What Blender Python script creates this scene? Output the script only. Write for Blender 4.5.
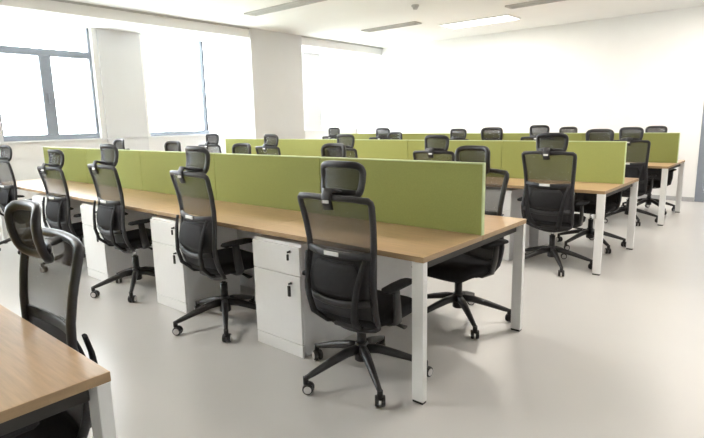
import bpy, bmesh, math, random
from mathutils import Vector, Matrix

random.seed(7)
for o in list(bpy.data.objects):
    bpy.data.objects.remove(o)
SC = bpy.context.scene
COL = SC.collection
PI = math.pi

# ------------------------------------------------------------------ camera
cd = bpy.data.cameras.new('camera')
cam = bpy.data.objects.new('camera', cd)
COL.objects.link(cam)
cd.sensor_fit = 'HORIZONTAL'
cd.sensor_width = 36.0
cd.lens = 527.8 / 704 * 36.0
cd.clip_start = 0.05
cd.clip_end = 400
F = Vector((-0.63977098, 0.74686292, -0.1813529))
R = Vector((0.76180975, 0.64745802, -0.02107152))
U = Vector((-0.10168085, 0.15163736, 0.98319231))
m = Matrix((R, U, -F)).transposed().to_4x4()
m.translation = Vector((1.299, -2.023, 1.3802))
cam.matrix_world = m
SC.camera = cam

# ------------------------------------------------------------------ world, exposure
W = bpy.data.worlds.new('sky')
SC.world = W
W.use_nodes = True
bg = W.node_tree.nodes['Background']
bg.inputs[0].default_value = (0.93, 0.955, 1.0, 1)
bg.inputs[1].default_value = 19.0
SC.view_settings.view_transform = 'Standard'
SC.view_settings.look = 'None'
SC.view_settings.gamma = 1
SC.view_settings.use_curve_mapping = False
SC.view_settings.exposure = 0.2
LAMP_POWER = 42.0

# ------------------------------------------------------------------ materials
def mat(name, col, rough=0.5, metal=0.0, noise=0.0, nscale=20.0, stretch=None, bump=0.0, spec=0.5):
    mt = bpy.data.materials.new(name)
    mt.use_nodes = True
    nt = mt.node_tree
    b = nt.nodes['Principled BSDF']
    b.inputs['Roughness'].default_value = rough
    b.inputs['Metallic'].default_value = metal
    b.inputs['Specular IOR Level'].default_value = spec
    tc = nt.nodes.new('ShaderNodeTexCoord')
    mp = nt.nodes.new('ShaderNodeMapping')
    nt.links.new(tc.outputs['Object'], mp.inputs[0])
    if stretch:
        mp.inputs['Scale'].default_value = stretch
    n = nt.nodes.new('ShaderNodeTexNoise')
    n.inputs['Scale'].default_value = nscale
    n.inputs['Detail'].default_value = 4
    nt.links.new(mp.outputs[0], n.inputs['Vector'])
    cr = nt.nodes.new('ShaderNodeValToRGB')
    cr.color_ramp.elements[0].position = 0.25
    cr.color_ramp.elements[1].position = 0.75
    cr.color_ramp.elements[0].color = tuple(max(0, c * (1 - noise)) for c in col) + (1,)
    cr.color_ramp.elements[1].color = tuple(min(1, c * (1 + noise)) for c in col) + (1,)
    nt.links.new(n.outputs['Fac'], cr.inputs[0])
    nt.links.new(cr.outputs[0], b.inputs['Base Color'])
    if bump:
        bp = nt.nodes.new('ShaderNodeBump')
        bp.inputs['Strength'].default_value = bump
        bp.inputs['Distance'].default_value = 0.002
        nt.links.new(n.outputs['Fac'], bp.inputs['Height'])
        nt.links.new(bp.outputs[0], b.inputs['Normal'])
    return mt

def see_through(name, col, opacity, rough=0.6):
    """woven net: lets part of the light straight through its holes"""
    mt = mat(name, col, rough, noise=0.15, nscale=300)
    nt = mt.node_tree
    out = nt.nodes['Material Output']
    b = nt.nodes['Principled BSDF']
    tr = nt.nodes.new('ShaderNodeBsdfTransparent')
    mx = nt.nodes.new('ShaderNodeMixShader')
    mx.inputs[0].default_value = opacity
    nt.links.new(tr.outputs[0], mx.inputs[1])
    nt.links.new(b.outputs[0], mx.inputs[2])
    nt.links.new(mx.outputs[0], out.inputs[0])
    return mt

def glass_mat(name, tint):
    mt = bpy.data.materials.new(name)
    mt.use_nodes = True
    nt = mt.node_tree
    for n in list(nt.nodes):
        nt.nodes.remove(n)
    out = nt.nodes.new('ShaderNodeOutputMaterial')
    tr = nt.nodes.new('ShaderNodeBsdfTransparent')
    tr.inputs[0].default_value = tint
    gl = nt.nodes.new('ShaderNodeBsdfGlossy')
    gl.inputs['Roughness'].default_value = 0.02
    lw = nt.nodes.new('ShaderNodeLayerWeight')
    lw.inputs['Blend'].default_value = 0.5
    pw = nt.nodes.new('ShaderNodeMath'); pw.operation = 'POWER'; pw.inputs[1].default_value = 5.0
    nt.links.new(lw.outputs['Facing'], pw.inputs[0])
    fr = nt.nodes.new('ShaderNodeMath'); fr.operation = 'MULTIPLY_ADD'; fr.inputs[1].default_value = 0.9; fr.inputs[2].default_value = 0.04
    nt.links.new(pw.outputs[0], fr.inputs[0])
    mx = nt.nodes.new('ShaderNodeMixShader')
    nt.links.new(fr.outputs[0], mx.inputs[0])
    nt.links.new(tr.outputs[0], mx.inputs[1])
    nt.links.new(gl.outputs[0], mx.inputs[2])
    nt.links.new(mx.outputs[0], out.inputs[0])
    return mt

def emit_mat(name, col, s):
    mt = bpy.data.materials.new(name)
    mt.use_nodes = True
    nt = mt.node_tree
    b = nt.nodes['Principled BSDF']
    b.inputs['Base Color'].default_value = (0.9, 0.9, 0.9, 1)
    b.inputs['Emission Color'].default_value = col + (1,)
    b.inputs['Emission Strength'].default_value = s
    return mt

M = {}
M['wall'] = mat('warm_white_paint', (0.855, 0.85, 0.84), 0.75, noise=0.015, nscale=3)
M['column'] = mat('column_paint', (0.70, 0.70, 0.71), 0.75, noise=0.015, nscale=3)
M['ceiling'] = mat('ceiling_paint', (0.86, 0.86, 0.855), 0.8, noise=0.012, nscale=2)
M['floor'] = mat('pale_floor_vinyl', (0.585, 0.575, 0.56), 0.30, noise=0.025, nscale=1.6, spec=0.45)
M['skirting'] = mat('grey_skirting', (0.42, 0.42, 0.43), 0.5, noise=0.05)
M['shadow_trim'] = mat('shadow_and_backing_grey', (0.50, 0.50, 0.50), 0.6, noise=0.04)  # grey of the painted ceiling shadow line, also used behind the diffuser slats
M['win_frame'] = mat('grey_window_frame', (0.26, 0.29, 0.34), 0.45, noise=0.05)
M['white_frame'] = mat('white_window_frame', (0.85, 0.86, 0.87), 0.45, noise=0.02)
M['glass'] = glass_mat('window_glass', (0.96, 0.98, 0.98, 1))
M['door_glass'] = glass_mat('door_glass', (0.55, 0.57, 0.60, 1))
M['wood'] = mat('oak_laminate', (0.54, 0.36, 0.205), 0.32, noise=0.13, nscale=14, stretch=(0.5, 7, 7))
M['edge'] = mat('oak_edge_band', (0.36, 0.24, 0.13), 0.45, noise=0.10, nscale=14, stretch=(1, 1, 7))
M['steel'] = mat('white_powder_coat', (0.84, 0.84, 0.83), 0.4, noise=0.015)
M['beam'] = mat('dark_grey_steel', (0.035, 0.033, 0.030), 0.6, noise=0.08)
M['black'] = mat('black_plastic', (0.018, 0.018, 0.020), 0.38, noise=0.15, nscale=40)
M['black_frame'] = mat('black_frame_plastic', (0.020, 0.020, 0.024), 0.42, noise=0.1, nscale=40)
M['dull'] = mat('dull_black_plastic', (0.016, 0.016, 0.018), 0.7, noise=0.15, nscale=40, spec=0.25)
M['seat'] = mat('black_seat_fabric', (0.016, 0.016, 0.018), 0.85, noise=0.3, nscale=260, bump=0.3, spec=0.2)
M['net'] = see_through('black_back_net', (0.065, 0.065, 0.070), 0.46)
M['net2'] = see_through('dense_black_net', (0.022, 0.022, 0.027), 0.86)
M['net3'] = see_through('headrest_net', (0.040, 0.040, 0.046), 0.62)
M['label'] = mat('silver_tag', (0.80, 0.80, 0.80), 0.3, noise=0.03)
M['chrome'] = mat('chrome', (0.75, 0.75, 0.76), 0.2, metal=0.9, noise=0.03)
M['hub'] = mat('pale_caster_hub', (0.62, 0.61, 0.60), 0.4, noise=0.05)
M['screen'] = mat('green_screen_fabric', (0.295, 0.320, 0.100), 0.8, noise=0.07, nscale=220, bump=0.2, spec=0.25)
M['screen_trim'] = mat('screen_edge_trim', (0.52, 0.60, 0.32), 0.5, noise=0.04)
M['cab'] = mat('white_cabinet_steel', (0.83, 0.83, 0.83), 0.42, noise=0.012)
M['cab_gap'] = mat('cabinet_gap_grey', (0.40, 0.40, 0.41), 0.6, noise=0.05)
M['diffuser'] = mat('grey_air_diffuser', (0.52, 0.515, 0.51), 0.6, noise=0.05)
M['lamp'] = emit_mat('lit_lamp_panel', (1.0, 0.97, 0.91), 6.0)
M['ground'] = mat('pale_green_ground', (0.50, 0.53, 0.45), 0.9, noise=0.25, nscale=0.03)

# ------------------------------------------------------------------ mesh helpers
def BM():
    return bmesh.new()

def box(bm, c, s, bev=0.0, mi=0, rot=None, seg=2):
    r = bmesh.ops.create_cube(bm, size=1.0)
    vs = r['verts']
    for v in vs:
        v.co = Vector((v.co.x * s[0], v.co.y * s[1], v.co.z * s[2]))
    fs = list({f for v in vs for f in v.link_faces})
    if bev > 0:
        es = list({e for v in vs for e in v.link_edges})
        rr = bmesh.ops.bevel(bm, geom=es, offset=bev, segments=seg, affect='EDGES', profile=0.5)
        fs = list({f for f in rr['faces']} | {f for f in fs if f.is_valid})
        vs = list({v for f in fs for v in f.verts})
        fs = list({f for v in vs for f in v.link_faces})
    for v in vs:
        if rot is not None:
            v.co = rot @ v.co
        v.co += Vector(c)
    for f in fs:
        f.material_index = mi
    return fs

def cyl(bm, p0, p1, r0, r1=None, seg=16, mi=0, bev=0.0):
    p0 = Vector(p0); p1 = Vector(p1)
    r1 = r0 if r1 is None else r1
    d = p1 - p0
    q = Vector((0, 0, 1)).rotation_difference(d.normalized()).to_matrix()
    L = d.length
    prof = [(r0, 0), (r1, L)] if not bev else [(r0 - bev, 0), (r0, bev), (r1, L - bev), (r1 - bev, L)]
    rings = []
    for (r, z) in prof:
        rings.append([bm.verts.new(p0 + q @ Vector((r * math.cos(2 * PI * k / seg), r * math.sin(2 * PI * k / seg), z))) for k in range(seg)])
    for a, b in zip(rings[:-1], rings[1:]):
        for k in range(seg):
            f = bm.faces.new((a[k], a[(k + 1) % seg], b[(k + 1) % seg], b[k])); f.material_index = mi; f.smooth = True
    f = bm.faces.new(list(reversed(rings[0]))); f.material_index = mi
    f = bm.faces.new(rings[-1]); f.material_index = mi

def sweep(bm, pts, sizes, side=None, closed=False, seg=10, mi=0, sup=2.6):
    """super-elliptic section swept along pts; sizes = (w, t) half sizes per point; side = fixed width direction per point or None"""
    pts = [Vector(p) for p in pts]
    n = len(pts)
    if not isinstance(sizes, list):
        sizes = [sizes] * n
    rings = []
    for i in range(n):
        if closed:
            t = pts[(i + 1) % n] - pts[i - 1]
        else:
            t = pts[min(i + 1, n - 1)] - pts[max(i - 1, 0)]
        t.normalize()
        s = Vector(side[i] if isinstance(side, list) else (side or (0, 0, 1)))
        s = s - t * s.dot(t)
        if s.length < 1e-4:
            s = t.orthogonal()
        s.normalize()
        u = t.cross(s)
        w, th = sizes[i]
        ring = []
        for k in range(seg):
            a = 2 * PI * (k + 0.5) / seg
            ca, sa = math.cos(a), math.sin(a)
            x = math.copysign(abs(ca) ** (2 / sup), ca) * w
            y = math.copysign(abs(sa) ** (2 / sup), sa) * th
            ring.append(bm.verts.new(pts[i] + s * x + u * y))
        rings.append(ring)
    rng = range(n) if closed else range(n - 1)
    for i in rng:
        a, b = rings[i], rings[(i + 1) % n]
        for k in range(seg):
            f = bm.faces.new((a[k], b[k], b[(k + 1) % seg], a[(k + 1) % seg])); f.material_index = mi; f.smooth = True
    if not closed:
        f = bm.faces.new(rings[0]); f.material_index = mi
        f = bm.faces.new(list(reversed(rings[-1]))); f.material_index = mi

def sheet(bm, fn, nu, nv, th, mi=0):
    """closed thin curved slab, fn(u, v) -> point, thickness th along +y (chair forward)"""
    A = [[bm.verts.new(Vector(fn(i / nu, j / nv))) for j in range(nv + 1)] for i in range(nu + 1)]
    B = [[bm.verts.new(Vector(fn(i / nu, j / nv)) + Vector((0, th, 0))) for j in range(nv + 1)] for i in range(nu + 1)]
    def q(a, b, c, d):
        f = bm.faces.new((a, b, c, d)); f.material_index = mi; f.smooth = True
    for i in range(nu):
        for j in range(nv):
            q(A[i][j], A[i + 1][j], A[i + 1][j + 1], A[i][j + 1])
            q(B[i][j], B[i][j + 1], B[i + 1][j + 1], B[i + 1][j])
    for i in range(nu):
        q(A[i][0], B[i][0], B[i + 1][0], A[i + 1][0]); q(A[i][nv], A[i + 1][nv], B[i + 1][nv], B[i][nv])
    for j in range(nv):
        q(A[0][j], A[0][j + 1], B[0][j + 1], B[0][j]); q(A[nu][j], B[nu][j], B[nu][j + 1], A[nu][j + 1])

def obj(name, bm, mats, parent=None):
    bmesh.ops.recalc_face_normals(bm, faces=bm.faces[:])
    me = bpy.data.meshes.new(name)
    bm.to_mesh(me); bm.free()
    for mm in (mats if isinstance(mats, list) else [mats]):
        me.materials.append(mm)
    o = bpy.data.objects.new(name, me)
    COL.objects.link(o)
    if parent is not None:
        o.parent = parent
    return o

def struct(name, bm, mats, parent=None):
    o = obj(name, bm, mats, parent)
    if parent is None:
        o['kind'] = 'structure'
    return o

def thing(name, label, cat, loc=(0, 0, 0), rz=0.0, group=None):
    o = bpy.data.objects.new(name, None)
    o.empty_display_size = 0.1
    COL.objects.link(o)
    o.location = loc
    o.rotation_euler = (0, 0, rz)
    o['label'] = label; o['category'] = cat
    if group:
        o['group'] = group
    return o

def dup(root, loc, rz, label, group):
    r = root.copy(); COL.objects.link(r)
    r.location = loc; r.rotation_euler = (0, 0, rz)
    r['label'] = label; r['group'] = group
    for ch in list(root.children):
        c = ch.copy(); COL.objects.link(c); c.parent = r
        for g in list(ch.children):
            d = g.copy(); COL.objects.link(d); d.parent = c
    return r

def sbox(name, lo, hi, mm, parent=None, bev=0.0):
    bm = BM()
    box(bm, [(a + b) / 2 for a, b in zip(lo, hi)], [b - a for a, b in zip(lo, hi)], bev)
    return struct(name, bm, mm, parent)

# ------------------------------------------------------------------ room shell
XW, XE = -7.0, 3.2          # window wall, wall on the right of the camera
YS, YN = -4.6, 7.9          # wall behind the camera, far wall
ZC, ZB = 3.0, 2.84          # ceiling, lower edge of the window bulkhead
XB = -6.2                   # face of the bulkhead
SILL = 1.21
TH = 0.24
sbox('floor', (XW - TH, YS - TH, -0.12), (XE + TH, YN + 1.8, 0), M['floor'])
sbox('ceiling', (XB, YS - TH, ZC), (XE + TH, YN + 1.8, ZC + 0.15), M['ceiling'])
sbox('trim_1', (XW - TH, YS - TH, ZB), (XB, YN, ZC + 0.15), M['ceiling'])          # dropped bulkhead along the windows
sbox('trim_shadow_line', (XB, YS, ZC - 0.022), (XB + 0.035, YN, ZC), M['shadow_trim'])        # grey strip painted as the shadow line between ceiling and bulkhead
sbox('wall_left', (XW - TH, YS, 0), (XW, YN, SILL - 0.02), M['wall'])
sbox('wall_back', (XW - TH, YN, 0), (0.03, YN + 0.2, ZC), M['wall'])
sbox('wall_back_lintel', (0.03, YN, 2.35), (1.75, YN + 0.2, ZC), M['wall'])
sbox('wall_back_right', (1.75, YN, 0), (XE + TH, YN + 0.2, ZC), M['wall'])
sbox('wall_corridor', (-0.8, YN + 1.6, 0), (XE + TH, YN + 1.8, ZC), M['wall'])
sbox('wall_right', (XE, YS, 0), (XE + TH, YN + 1.6, ZC), M['wall'])
sbox('wall_front', (XW - TH, YS - TH, 0), (XE + TH, YS, ZC), M['wall'])
sbox('baseboard_back', (XW, YN - 0.012, 0), (0.03, YN, 0.07), M['skirting'])
sbox('baseboard_right', (XE - 0.012, YS, 0), (XE, YN, 0.09), M['skirting'])

# piers of the window wall: (y0, y1, x face)
def pier(n, y0, y1, xf, z1=ZB):
    sbox('wall_left_pier_%d' % n, (XW - TH, y0, SILL - 0.02), (xf, y1, z1), M['column'])
pier(1, -4.6, -3.9, XW); pier(2, -1.15, 0.43, XW); pier(3, 6.17, 6.71, XW)
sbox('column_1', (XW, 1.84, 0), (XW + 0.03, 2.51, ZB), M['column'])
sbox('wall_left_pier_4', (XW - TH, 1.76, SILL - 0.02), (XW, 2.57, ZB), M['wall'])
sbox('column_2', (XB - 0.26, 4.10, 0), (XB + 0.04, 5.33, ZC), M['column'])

def window(n, y0, y1, muls, rail, wide=0.055, fm='win_frame', left=True, sill=True):
    """frame pieces in one window object: muls = full-height posts, rail = transom height or None"""
    x = XW - 0.10
    bm = BM()
    d = 0.07
    def bar(ya, yb, za, zb, dd=0.0):
        box(bm, (x, (ya + yb) / 2, (za + zb) / 2), (d + dd, yb - ya, zb - za), 0.006, 0)
    z0 = SILL - 0.02
    if sill:
        bar(y0, y1, z0, z0 + wide + 0.045, 0.012)
    if left:
        bar(y0, y0 + 0.035, z0, rail or ZB)
    bar(y1 - 0.04, y1, z0, ZB)
    for ym, w in muls:
        bar(ym - w / 2, ym + w / 2, z0, rail or ZB)
    if rail:
        bar(y0, y1, rail - 0.05, rail + 0.05, 0.008)
    w = struct('window_%d' % n, bm, M[fm])
    g = BM()
    box(g, (x, (y0 + y1) / 2, (z0 + ZB) / 2), (0.012, y1 - y0, ZB - z0))
    obj('pane', g, M['glass'], w)
    return w, x

w1, x1 = window(1, 0.43, 1.76, [(1.10, 0.16)], 2.44)
h = BM(); box(h, (x1 + 0.05, 1.10, 1.80), (0.03, 0.03, 0.14), 0.006)
obj('handle', h, M['win_frame'], w1)
window(2, 2.57, 3.76, [(3.715, 0.09)], None, 0.045, left=False)
window(3, 3.76, 6.17, [(5.0, 0.04)], None, 0.05, 'white_frame', left=False)
window(4, 6.71, 7.9, [], None, 0.05, 'white_frame', left=False)
window(5, -3.9, -1.15, [(-2.5, 0.13)], 2.44)
sbox('trim_3', (XW - 0.06, YS, SILL - 0.02), (XW + 0.03, YN, SILL + 0.0), M['white_frame'])   # window board

# glazed door in the far wall, by the right edge
bm = BM()
for (a, b, c, d) in ((0.03, 0.13, 0, 2.35), (0.86, 0.94, 0, 2.25), (1.65, 1.75, 0, 2.35), (0.03, 1.75, 2.25, 2.35), (0.13, 1.65, 0.0, 0.16)):
    box(bm, ((a + b) / 2, YN + 0.06, (c + d) / 2), (b - a, 0.08, d - c), 0.005)
dr = struct('door_1', bm, M['win_frame'])
bm = BM(); box(bm, (0.89, YN + 0.06, 1.2), (1.52, 0.012, 2.08)); obj('pane', bm, M['door_glass'], dr)
bm = BM(); cyl(bm, (0.80, YN + 0.0, 0.85), (0.80, YN + 0.0, 1.35), 0.014); obj('door_handle', bm, M['chrome'], dr)

# ground outside, seen low through the windows
bm = BM(); box(bm, (-110, 5, -8.1), (190, 260, 0.2)); struct('ground', bm, M['ground'])

# ------------------------------------------------------------------ ceiling fittings
def ceiling_light(x, y, lx, ly, label):
    t = thing('ceiling_light', label, 'ceiling light', (x, y, ZC), 0, 'ceiling panel lights')
    bm = BM()
    for sx in (-1, 1):
        box(bm, (sx * (lx / 2 - 0.01), 0, -0.012), (0.02, ly, 0.024), 0.003)
        box(bm, (0, sx * (ly / 2 - 0.01), -0.012), (lx - 0.04, 0.02, 0.024), 0.003)
    obj('frame', bm, M['steel'], t)
    bm = BM(); box(bm, (0, 0, -0.008), (lx - 0.04, ly - 0.04, 0.012)); obj('lamp_panel', bm, M['lamp'], t)
    ld = bpy.data.lights.new('lamp', 'AREA'); ld.shape = 'RECTANGLE'
    ld.size = lx - 0.06; ld.size_y = ly - 0.06; ld.energy = LAMP_POWER; ld.color = (1.0, 0.91, 0.80)
    lo = bpy.data.objects.new('lamp', ld); COL.objects.link(lo); lo.parent = t; lo.location = (0, 0, -0.016)
    return t
LX, LY = 1.25, 0.50
ceiling_light(-3.10, 6.52, LX, LY, 'lit rectangular ceiling panel above the far desk bench')
ceiling_light(0.60, 6.52, LX, LY, 'lit ceiling panel above the floor in front of the glazed door')
ceiling_light(-3.10, 2.20, LX, LY, 'lit ceiling panel above the middle of the second desk bench')
ceiling_light(0.60, 2.20, LX, LY, 'lit ceiling panel above the aisle at the bench ends')
ceiling_light(-3.10, -1.90, LX, LY, 'lit ceiling panel above the bench nearest the camera')

def diffuser(x0, x1, y, label, w=0.22):
    t = thing('air_diffuser', label, 'air vent', ((x0 + x1) / 2, y, ZC), 0, 'linear ceiling air diffusers')
    L = x1 - x0
    bm = BM()
    for s in (-1, 1):
        box(bm, (0, s * (w / 2 - 0.012), -0.011), (L, 0.024, 0.022), 0.003)
        box(bm, (s * (L / 2 - 0.012), 0, -0.011), (0.024, w - 0.05, 0.022), 0.003)
    obj('frame', bm, M['diffuser'], t)
    bm = BM()
    for k in range(4):
        box(bm, (0, -w / 2 + 0.045 + k * (w - 0.09) / 3, -0.008), (L - 0.05, 0.018, 0.012), 0, 0, Matrix.Rotation(0.5, 3, 'X'))
    obj('slats', bm, M['diffuser'], t)
    bm = BM(); box(bm, (0, 0, -0.002), (L - 0.04, w - 0.05, 0.003)); obj('backing', bm, M['shadow_trim'], t)
diffuser(-5.25, -3.75, 3.36, 'grey slotted air diffuser in the ceiling between column and front bench')
diffuser(-5.00, -3.85, 5.80, 'grey slotted air diffuser in the ceiling left of the lit panel')
diffuser(-2.25, -0.95, 5.76, 'grey slotted air diffuser in the ceiling right of the lit panel')
t = thing('smoke_detector', 'small round smoke detector hanging under the ceiling', 'smoke detector', (-3.15, 4.66, ZC))
bm = BM(); cyl(bm, (0, 0, -0.02), (0, 0, 0), 0.055, 0.055, 20); obj('base', bm, M['diffuser'], t)
bm = BM(); cyl(bm, (0, 0, -0.06), (0, 0, -0.02), 0.03, 0.045, 20); obj('sensor_head', bm, M['diffuser'], t)

# ------------------------------------------------------------------ desk benches
DH, DT, DW, MOD, NM = 0.75, 0.028, 1.2, 1.22, 5
BL = MOD * NM
def bench(y0, label, x0=0.0):
    """two-sided desk bench, near end at x = 0, running to -x; y0 = edge facing the camera side"""
    t = thing('desk_bench', label, 'desk', (x0, y0, 0), 0, 'two-sided desk benches')
    for s in (0, 1):
        bm = BM()
        yc = 0.2985 if s == 0 else 0.9015
        for k in range(NM):
            box(bm, (-MOD * (k + 0.5), yc, DH - DT / 2), (MOD - 0.0015, 0.597, DT), 0.002, 0)
        for f in bm.faces:
            if abs(f.normal.z) < 0.5:
                f.material_index = 1
        obj('tabletop', bm, [M['wood'], M['edge']], t)
    # legs at the two ends
    for xe in (-0.035, -BL + 0.035):
        for yl in (0.0195, DW - 0.0195):
            bm = BM()
            box(bm, (xe, yl, (DH - DT + 0.012) / 2), (0.065, 0.037, DH - DT - 0.012), 0.003)
            lg = obj('leg', bm, M['steel'], t)
            bm = BM(); box(bm, (xe, yl, 0.006), (0.060, 0.034, 0.012), 0.002); obj('foot_cap', bm, M['black'], lg)
        bm = BM(); box(bm, (xe - math.copysign(0.03, xe + 1), DW / 2, DH - DT - 0.0275), (0.035, DW - 0.08, 0.055), 0.003)
        obj('end_beam', bm, M['beam'], t)
    for yl in (0.545, 0.655):
        bm = BM(); box(bm, (-BL / 2, yl, DH - DT - 0.02), (BL - 0.11, 0.04, 0.04), 0.003); obj('rail', bm, M['beam'], t)
    for k in range(NM):
        bm = BM()
        xc = -MOD * (k + 0.5)
        box(bm, (xc, 0.6, DH + 0.197), (MOD - 0.004, 0.022, 0.394), 0.004)
        sc = obj('privacy_screen', bm, M['screen'], t)
        bm = BM()
        e = MOD / 2 - 0.004
        box(bm, (xc, 0.6, DH + 0.394), (2 * e, 0.026, 0.008), 0.002)
        for s in (-1, 1):
            if (k == 0 and s > 0) or (k == NM - 1 and s < 0):
                box(bm, (xc + s * e, 0.6, DH + 0.199), (0.008, 0.026, 0.398), 0.002)
        obj('edge_trim', bm, M['screen_trim'], sc)
    return t
ROW = [0.0, 2.78, 5.50]
RN = ['front bench', 'second bench', 'far bench']
bench(ROW[0], 'long oak-topped desk bench with green screens, largest one in front')
bench(ROW[1], 'second desk bench with green screens, between the front bench and the far one', 0.04)
bench(ROW[2], 'farthest desk bench with green screens, along the blank wall', 0.035)
bench(-1.46 - DW, 'desk bench whose oak corner cuts into the lower left of the view', -0.028)

# ------------------------------------------------------------------ pedestals
def make_pedestal():
    w, d, hh = 0.415, 0.50, DH - DT - 0.047
    t = thing('pedestal_cabinet', '', 'cabinet')
    bm = BM()
    box(bm, (0, d / 2 + 0.009, 0.33 + 0.03), (w, d - 0.018, hh - 0.01), 0.003)
    box(bm, (0, d / 2 + 0.012, 0.018), (w - 0.004, d - 0.03, 0.036), 0.002, 1)
    obj('body', bm, [M['cab'], M['cab']], t)
    def front(name, z0, z1):
        bm = BM(); box(bm, (0, 0.009, (z0 + z1) / 2), (w, 0.018, z1 - z0 - 0.004), 0.003)
        return obj(name, bm, M['cab'], t)
    fr = front('drawer', 0.502, DH - DT - 0.045)
    lo = front('door', 0.082, 0.502)
    front('plinth', 0.0, 0.082)
    def lock(par, z, key):
        bm = BM(); cyl(bm, (0.135, -0.006, z), (0.135, 0.002, z), 0.010, 0.010, 12); obj('lock', bm, M['chrome'], par)
        bm = BM()
        box(bm, (0.135, -0.016, z), (0.004, 0.02, 0.012), 0.001)
        box(bm, (0.135, -0.022, z - 0.020 - key / 2), (0.020 if key > 0.03 else 0.013, 0.012, 0.018 + key), 0.004)
        obj('key', bm, M['black'], par)
    lock(fr, 0.645, 0.020)
    lock(lo, 0.455, 0.048)
    return t
PED = make_pedestal()
ORD = ['first', 'second', 'third', 'fourth', 'fifth']
pn = 0
def place_ped(x, y, rz, label):
    global pn
    if pn == 0:
        PED.location = (x, y, 0); PED.rotation_euler = (0, 0, rz); PED['label'] = label; PED['group'] = 'white pedestal cabinets under the benches'
    else:
        dup(PED, (x, y, 0), rz, label, 'white pedestal cabinets under the benches')
    pn += 1
PX = [-1.052, -2.283, -3.53, -4.72]
for r in range(3):
    for k in range([4, 3, 2][r]):
        place_ped(PX[k] + (0, 0.04, 0.05)[r], ROW[r] + 0.006, 0, 'white pedestal with hanging keys, %s from the near end under the %s' % (ORD[k], RN[r]))
    for k in range([2, 2, 1][r]):
        place_ped(PX[k] + (0.02, 0.065, 0.065)[r], ROW[r] + DW - 0.006, PI, 'white pedestal on the far side of the %s, %s from its near end' % (RN[r], ORD[k]))

# ------------------------------------------------------------------ office chair
def backprof(z):
    P = [(0.345, -0.085), (0.385, -0.140), (0.44, -0.185), (0.52, -0.208), (0.58, -0.214), (0.66, -0.203), (0.74, -0.192), (0.82, -0.194), (0.92, -0.208), (1.050, -0.238)]
    if z <= P[0][0]: return P[0][1]
    for (a, ya), (b, yb) in zip(P[:-1], P[1:]):
        if z <= b:
            return ya + (yb - ya) * (z - a) / (b - a)
    return P[-1][1]

def halfw(z):
    P = [(0.345, 0.150), (0.385, 0.190), (0.44, 0.216), (0.56, 0.222), (0.66, 0.212), (0.76, 0.205), (0.90, 0.216), (1.050, 0.230)]
    for (a, ya), (b, yb) in zip(P[:-1], P[1:]):
        if z <= b:
            return ya + (yb - ya) * max(0, (z - a)) / (b - a)
    return P[-1][1]

def bk(u, z, off=0.0):
    """point of the back shell: u in -1..1 across, concave towards the sitter"""
    w = halfw(z)
    return Vector((u * w, backprof(z) + 0.035 * (u * u) + off, z))

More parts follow.
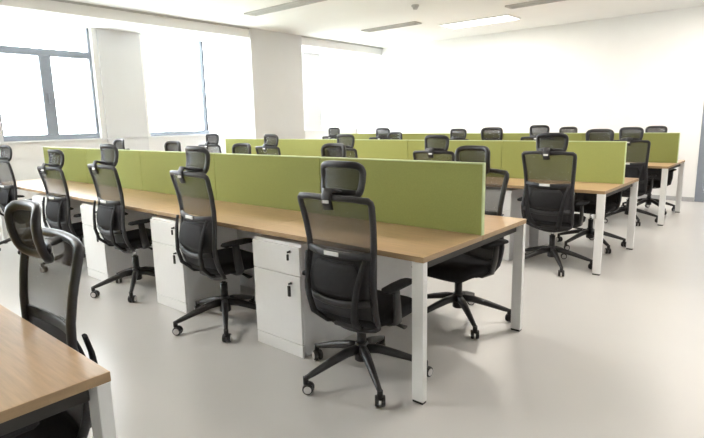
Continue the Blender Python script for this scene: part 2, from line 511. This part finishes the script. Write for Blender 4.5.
def make_chair():
    t = thing('office_chair', '', 'chair')
    # five-star base
    bm = BM()
    cyl(bm, (0, 0, 0.095), (0, 0, 0.205), 0.040, 0.034, 18, 0, 0.006)
    ang = [math.radians(a) for a in (-108, -36, 36, 108, 180)]
    for a in ang:
        c, s = math.cos(a), math.sin(a)
        pts = [(c * r, s * r, z) for r, z in ((0.02, 0.165), (0.10, 0.158), (0.20, 0.130), (0.31, 0.095), (0.350, 0.083))]
        sweep(bm, pts, [(0.026, 0.026), (0.024, 0.024), (0.019, 0.021), (0.014, 0.016), (0.012, 0.012)], side=(-s, c, 0))
        cyl(bm, (c * 0.345, s * 0.345, 0.055), (c * 0.345, s * 0.345, 0.092), 0.015, 0.015, 12)
    base = obj('star_base', bm, M['black'], t)
    for i, a in enumerate(ang):
        c, s = math.cos(a), math.sin(a)
        ca = a + (0.9, 1.3, -0.7, 0.4, 1.1)[i]
        ax = Vector((math.cos(ca), math.sin(ca), 0))
        off = Vector((-ax.y, ax.x, 0)) * 0.012
        cc = Vector((c * 0.345, s * 0.345, 0.030)) + off
        bm = BM()
        for sg in (-1, 1):
            cyl(bm, cc + ax * sg * 0.006, cc + ax * sg * 0.026, 0.030, 0.028, 18, 0, 0.003)
            cyl(bm, cc + ax * sg * 0.0245, cc + ax * sg * 0.0275, 0.021, 0.020, 16, 1)
        box(bm, cc + Vector((0, 0, 0.020)) - off * 0.5, (0.030, 0.030, 0.020), 0.006)
        obj('caster', bm, [M['black'], M['hub']], base)
    bm = BM()
    cyl(bm, (0, 0, 0.17), (0, 0, 0.30), 0.026, 0.026, 18)
    cyl(bm, (0, 0, 0.29), (0, 0, 0.385), 0.015, 0.015, 14, 1)
    obj('gas_lift', bm, [M['black'], M['chrome']], t)
    # mechanism with lever
    bm = BM()
    box(bm, (0, -0.01, 0.376), (0.17, 0.25, 0.045), 0.012)
    sweep(bm, [(0.07, 0.04, 0.370), (0.17, 0.05, 0.365), (0.25, 0.055, 0.357)], [(0.007, 0.007), (0.007, 0.007), (0.02, 0.008)], side=(0, 1, 0), seg=8)
    obj('tilt_mechanism', bm, M['black'], t)
    # seat cushion: lofted slab with waterfall front
    bm = BM()
    NX, NY = 14, 14
    top, bot = {}, {}
    for i in range(NX + 1):
        for j in range(NY + 1):
            u = -1 + 2 * i / NX; v = -1 + 2 * j / NY
            # squircle mapping
            uu = u * math.sqrt(max(0, 1 - 0.28 * v * v * abs(v))); vv = v * math.sqrt(max(0, 1 - 0.22 * u * u * abs(u)))
            x = 0.245 * uu; y = 0.045 + 0.235 * vv
            e = max(abs(u), abs(v))
            ed = 0.026 * max(0, (e - 0.70) / 0.30) ** 2
            drop = 0.035 * max(0, v - 0.55) ** 1.5 / 0.3
            dish = -0.012 * (1 - u * u) * (1 - v * v)
            top[i, j] = bm.verts.new((x, y, 0.472 - ed - drop + dish + 0.008 * v))
            bot[i, j] = bm.verts.new((x * 0.97, 0.045 + (y - 0.045) * 0.97, 0.392 + 0.018 * (e ** 4) - drop * 0.6))
    for i in range(NX):
        for j in range(NY):
            bm.faces.new((top[i, j], top[i + 1, j], top[i + 1, j + 1], top[i, j + 1]))
            bm.faces.new((bot[i, j], bot[i, j + 1], bot[i + 1, j + 1], bot[i + 1, j]))
    ring = [(i, 0) for i in range(NX)] + [(NX, j) for j in range(NY)] + [(i, NY) for i in range(NX, 0, -1)] + [(0, j) for j in range(NY, 0, -1)]
    for a, b in zip(ring, ring[1:] + ring[:1]):
        bm.faces.new((top[a], bot[a], bot[b], top[b]))
    for f in bm.faces: f.smooth = True
    obj('seat', bm, M['seat'], t)
    # armrests
    for s in (-1, 1):
        bm = BM()
        sweep(bm, [(s * 0.10, 0.00, 0.384), (s * 0.20, 0.00, 0.384), (s * 0.250, -0.02, 0.41), (s * 0.262, -0.04, 0.50), (s * 0.262, -0.05, 0.600)],
              [(0.030, 0.012), (0.030, 0.012), (0.030, 0.013), (0.028, 0.013), (0.024, 0.012)], side=(0, 1, 0))
        ar = obj('armrest', bm, M['black'], t)
        bm = BM()
        pts = [(s * 0.264, -0.15, 0.605), (s * 0.265, -0.135, 0.609), (s * 0.266, -0.06, 0.612), (s * 0.264, 0.03, 0.612), (s * 0.258, 0.075, 0.607), (s * 0.256, 0.090, 0.603)]
        sweep(bm, pts, [(0.020, 0.006), (0.033, 0.014), (0.036, 0.016), (0.036, 0.016), (0.032, 0.013), (0.018, 0.006)], side=(1, 0, 0), seg=12)
        obj('arm_pad', bm, M['seat'], ar)
    # back frame: closed loop
    bm = BM()
    loop = []
    zs = [0.395 + (1.022 - 0.395) * k / 16 for k in range(17)]
    left = [(-1, z) for z in zs]
    pts = [bk(u, z) for u, z in left]
    pts += [bk(-0.98, 1.040), bk(-0.93, 1.050)] + [bk(u, 1.053 + 0.005 * (1 - u * u)) for u in (-0.6, -0.3, 0, 0.3, 0.6)] + [bk(0.93, 1.050), bk(0.98, 1.040)]
    pts += [bk(1, z) for z in reversed(zs)]
    pts += [bk(0.92, 0.368), bk(0.6, 0.348), bk(0.3, 0.340), bk(0, 0.338), bk(-0.3, 0.340), bk(-0.6, 0.348), bk(-0.92, 0.368)]
    n = len(pts)
    sizes = []; sides = []
    for q in pts:
        lowr = q.z < 0.80
        wv = 0.017 if abs(q.x) > 0.17 else 0.015
        sizes.append((wv, 0.013))
        sides.append(Vector((1, 0, 0)) if (abs(q.x) > 0.19 and 0.42 < q.z < 1.02) else Vector((0, 0, 1)))
    # keep a continuous width direction round the loop
    fixed = []
    for i in range(n):
        tg = (pts[(i + 1) % n] - pts[i - 1]).normalized()
        nrm = Vector((0, 1, 0.0)); nrm = (nrm - tg * nrm.dot(tg)).normalized()
        fixed.append(tg.cross(nrm))
    sweep(bm, pts, sizes, side=fixed, closed=True, seg=10)
    bf = obj('back_frame', bm, M['black_frame'], t)
    bm = BM()
    sweep(bm, [bk(u, 0.775 - 0.012 * (1 - u * u), -0.004) for u in (-0.97, -0.6, -0.3, 0, 0.3, 0.6, 0.97)], [(0.020, 0.010)] * 7, side=(0, 0, 1))
    sweep(bm, [bk(u, 0.520 + 0.03 * u * u, -0.012) for u in (-0.95, -0.6, -0.3, 0, 0.3, 0.6, 0.95)], [(0.018, 0.010)] * 7, side=(0, 0, 1))
    obj('cross_bar', bm, M['black_frame'], bf)
    bm = BM()
    lp = bk(0, 0.770, -0.0165)
    box(bm, (lp.x - 0.02, lp.y, lp.z), (0.095, 0.006, 0.022), 0.003)
    obj('silver_tag', bm, M['label'], bf)
    bm = BM()
    sheet(bm, lambda u, v: bk((-1 + 2 * u) * 0.965, 0.785 + v * 0.260, 0.0), 10, 10, 0.003)
    obj('upper_net', bm, M['net'], bf)
    bm = BM()
    sheet(bm, lambda u, v: bk((-1 + 2 * u) * 0.965, 0.350 + v * 0.420, 0.0), 10, 14, 0.003)
    obj('lower_net', bm, M['net2'], bf)
    # lumbar pad behind the net and the bracket carrying the back
    bm = BM()
    sheet(bm, lambda u, v: bk((-1 + 2 * u) * (0.74 - 0.18 * abs(2 * v - 1) ** 2), 0.565 + v * 0.165, -0.022 - 0.010 * (1 - (2 * v - 1) ** 2)), 10, 6, 0.012)
    obj('lumbar_pad', bm, M['dull'], bf)
    bm = BM()
    for s in (-1, 1):
        sweep(bm, [(s * 0.06, -0.06, 0.378), (s * 0.10, -0.16, 0.392), (s * 0.135, -0.226, 0.455), (s * 0.15, -0.242, 0.54), (s * 0.16, -0.236, 0.62), (s * 0.175, -0.222, 0.70), (s * 0.19, -0.202, 0.765)],
              [(0.026, 0.014), (0.026, 0.013), (0.022, 0.011), (0.018, 0.010), (0.016, 0.009), (0.014, 0.008), (0.012, 0.007)], side=(1, 0, 0))
    obj('back_bracket', bm, M['dull'], bf)
    # headrest
    ht = bpy.data.objects.new('headrest', None)
    bm = BM()
    hz, hy = 1.130, -0.160
    def hp(u, v, off=0.0):
        # u across, v up, -1..1 ; concave, tipped forward
        return Vector((u * (0.140 + 0.010 * v), hy + 0.042 * u * u - 0.016 * (v * v) + 0.012 * v + off, hz + v * 0.098))
    pts = []
    N = 36
    for k in range(N):
        a = 2 * PI * k / N
        ca, sa = math.cos(a), math.sin(a)
        pts.append(hp(math.copysign(abs(ca) ** 0.42, ca) * 0.88, math.copysign(abs(sa) ** 0.45, sa) * 0.84))
    fx = []
    for i in range(N):
        tg = (pts[(i + 1) % N] - pts[i - 1]).normalized()
        nrm = Vector((0, 1, 0)); nrm = (nrm - tg * nrm.dot(tg)).normalized()
        fx.append(tg.cross(nrm))
    sweep(bm, pts, (0.0175, 0.013), side=fx, closed=True, seg=10)
    ho = obj('headrest', bm, M['black_frame'], t)
    bm = BM()
    sheet(bm, lambda u, v: hp((-1 + 2 * u) * 0.82, (-1 + 2 * v) * 0.70, -0.004), 10, 8, 0.008)
    obj('headrest_net', bm, M['net3'], ho)
    bm = BM()
    sweep(bm, [(0, -0.240, 1.000), (0, -0.252, 1.035), (0, -0.256, 1.070), (0, -0.240, 1.095), (0, -0.205, 1.086), (0, -0.166, 1.080)],
          [(0.030, 0.008), (0.030, 0.010), (0.028, 0.010), (0.034, 0.010), (0.040, 0.010), (0.045, 0.006)], side=(1, 0, 0))
    sweep(bm, [hp(u, -0.52, -0.014) for u in (-0.80, -0.4, 0, 0.4, 0.80)], [(0.010, 0.006), (0.016, 0.007), (0.020, 0.008), (0.016, 0.007), (0.010, 0.006)], side=(0, 0, 1))
    obj('headrest_bracket', bm, M['black_frame'], ho)
    bm = BM(); box(bm, (0, -0.263, 1.040), (0.040, 0.006, 0.016), 0.002); obj('bracket_tag', bm, M['label'], ho)
    return t

CH = make_chair()
cn = 0
def place_chair(x, y, rz, label, group, base_rot=0.0, dz=0.0):
    global cn
    if cn == 0:
        c = CH
        c.location = (x, y, 0); c.rotation_euler = (0, 0, rz); c['label'] = label; c['group'] = group
    else:
        c = dup(CH, (x, y, 0), rz, label, group)
    for ch in c.children:
        if ch.name.split('.')[0] == 'star_base':
            ch.rotation_euler = (0, 0, base_rot)
        elif ch.name.split('.')[0] != 'gas_lift':
            ch.location = (0, 0, dz)      # seat height set by its gas lift
    cn += 1
    return c

# near side of the front bench: first five, backs to the camera
A1 = [(-0.435, 0.06, 0.03, -0.035), (-1.68, 0.07, -0.08, 0.02), (-2.93, 0.08, -0.02, 0.02), (-4.12, 0.12, 0.06, -0.045), (-5.50, 0.12, 0.05, -0.02)]
LA1 = ['black mesh office chair seen from behind, nearest the corner leg of the front bench',
       'black mesh office chair, second from the corner leg along the front bench',
       'black mesh office chair, third from the corner leg along the front bench',
       'black mesh office chair, fourth from the corner leg along the front bench',
       'black mesh office chair at the window end of the front bench, cut by image edge']
for (x, y, a, dz), l in zip(A1, LA1):
    place_chair(x, y, a, l, 'chairs on the near side of the front bench', -a, dz)
def chair_row(rows, text, group, base0=-0.35):
    for k, (x, y, a, dz) in enumerate(rows):
        place_chair(x, y, a, text % ORD[k], group, base0 - a if k == 0 else -a - 0.35, dz)
chair_row([(-0.43, 1.112, PI - 0.15, -0.025), (-1.66, 1.08, PI - 0.05, -0.02), (-2.86, 1.08, PI, -0.03), (-4.10, 1.095, PI + 0.08, -0.02), (-5.32, 1.07, PI - 0.05, 0)],
          'black chair behind the front bench screen, facing the camera, %s from the bench end', 'chairs on the far side of the front bench', -0.12)
chair_row([(-0.41, 2.84, 0.0, 0.02), (-1.62, 2.88, 0.05, 0), (-2.86, 2.88, -0.05, 0.01), (-4.20, 2.88, 0.0, 0.01), (-5.55, 2.88, 0.1, 0.02)],
          'black chair at the second bench, back to the camera, %s from its near end', 'chairs on the near side of the second bench')
chair_row([(-0.37, 3.86, PI, 0.02), (-1.60, 3.86, PI, 0.05), (-3.08, 3.89, PI - 0.2, 0)],
          'black chair behind the second bench screen, facing the camera, %s from bench end', 'chairs on the far side of the second bench', -0.12)
chair_row([(-0.40, 5.58, 0, 0.01), (-1.59, 5.60, 0, 0.05), (-2.88, 5.60, 0, 0.01), (-4.38, 5.60, 0.1, 0.035), (-5.52, 5.60, 0, 0.05)],
          'black chair at the far bench, back to the camera, %s from its near end', 'chairs on the near side of the far bench')
chair_row([(-0.36, 6.58, PI, 0), (-1.60, 6.58, PI, 0)],
          'black mesh chair between the far bench and the blank wall, %s from the bench end', 'chairs on the far side of the far bench', -0.12)
near = place_chair(-0.565, -1.58, PI - 0.02, 'black mesh office chair tucked into the near bench, facing the camera at lower left', 'chair at the bench beside the camera', -PI, -0.03)
for ch in near.children:
    if ch.name.split('.')[0] == 'headrest':
        ch.location.z = -0.075          # its headrest is pushed down
    if ch.name.split('.')[0] == 'armrest':
        ch.location = (0, 0.13, -0.05)  # its arms are slid forward and down
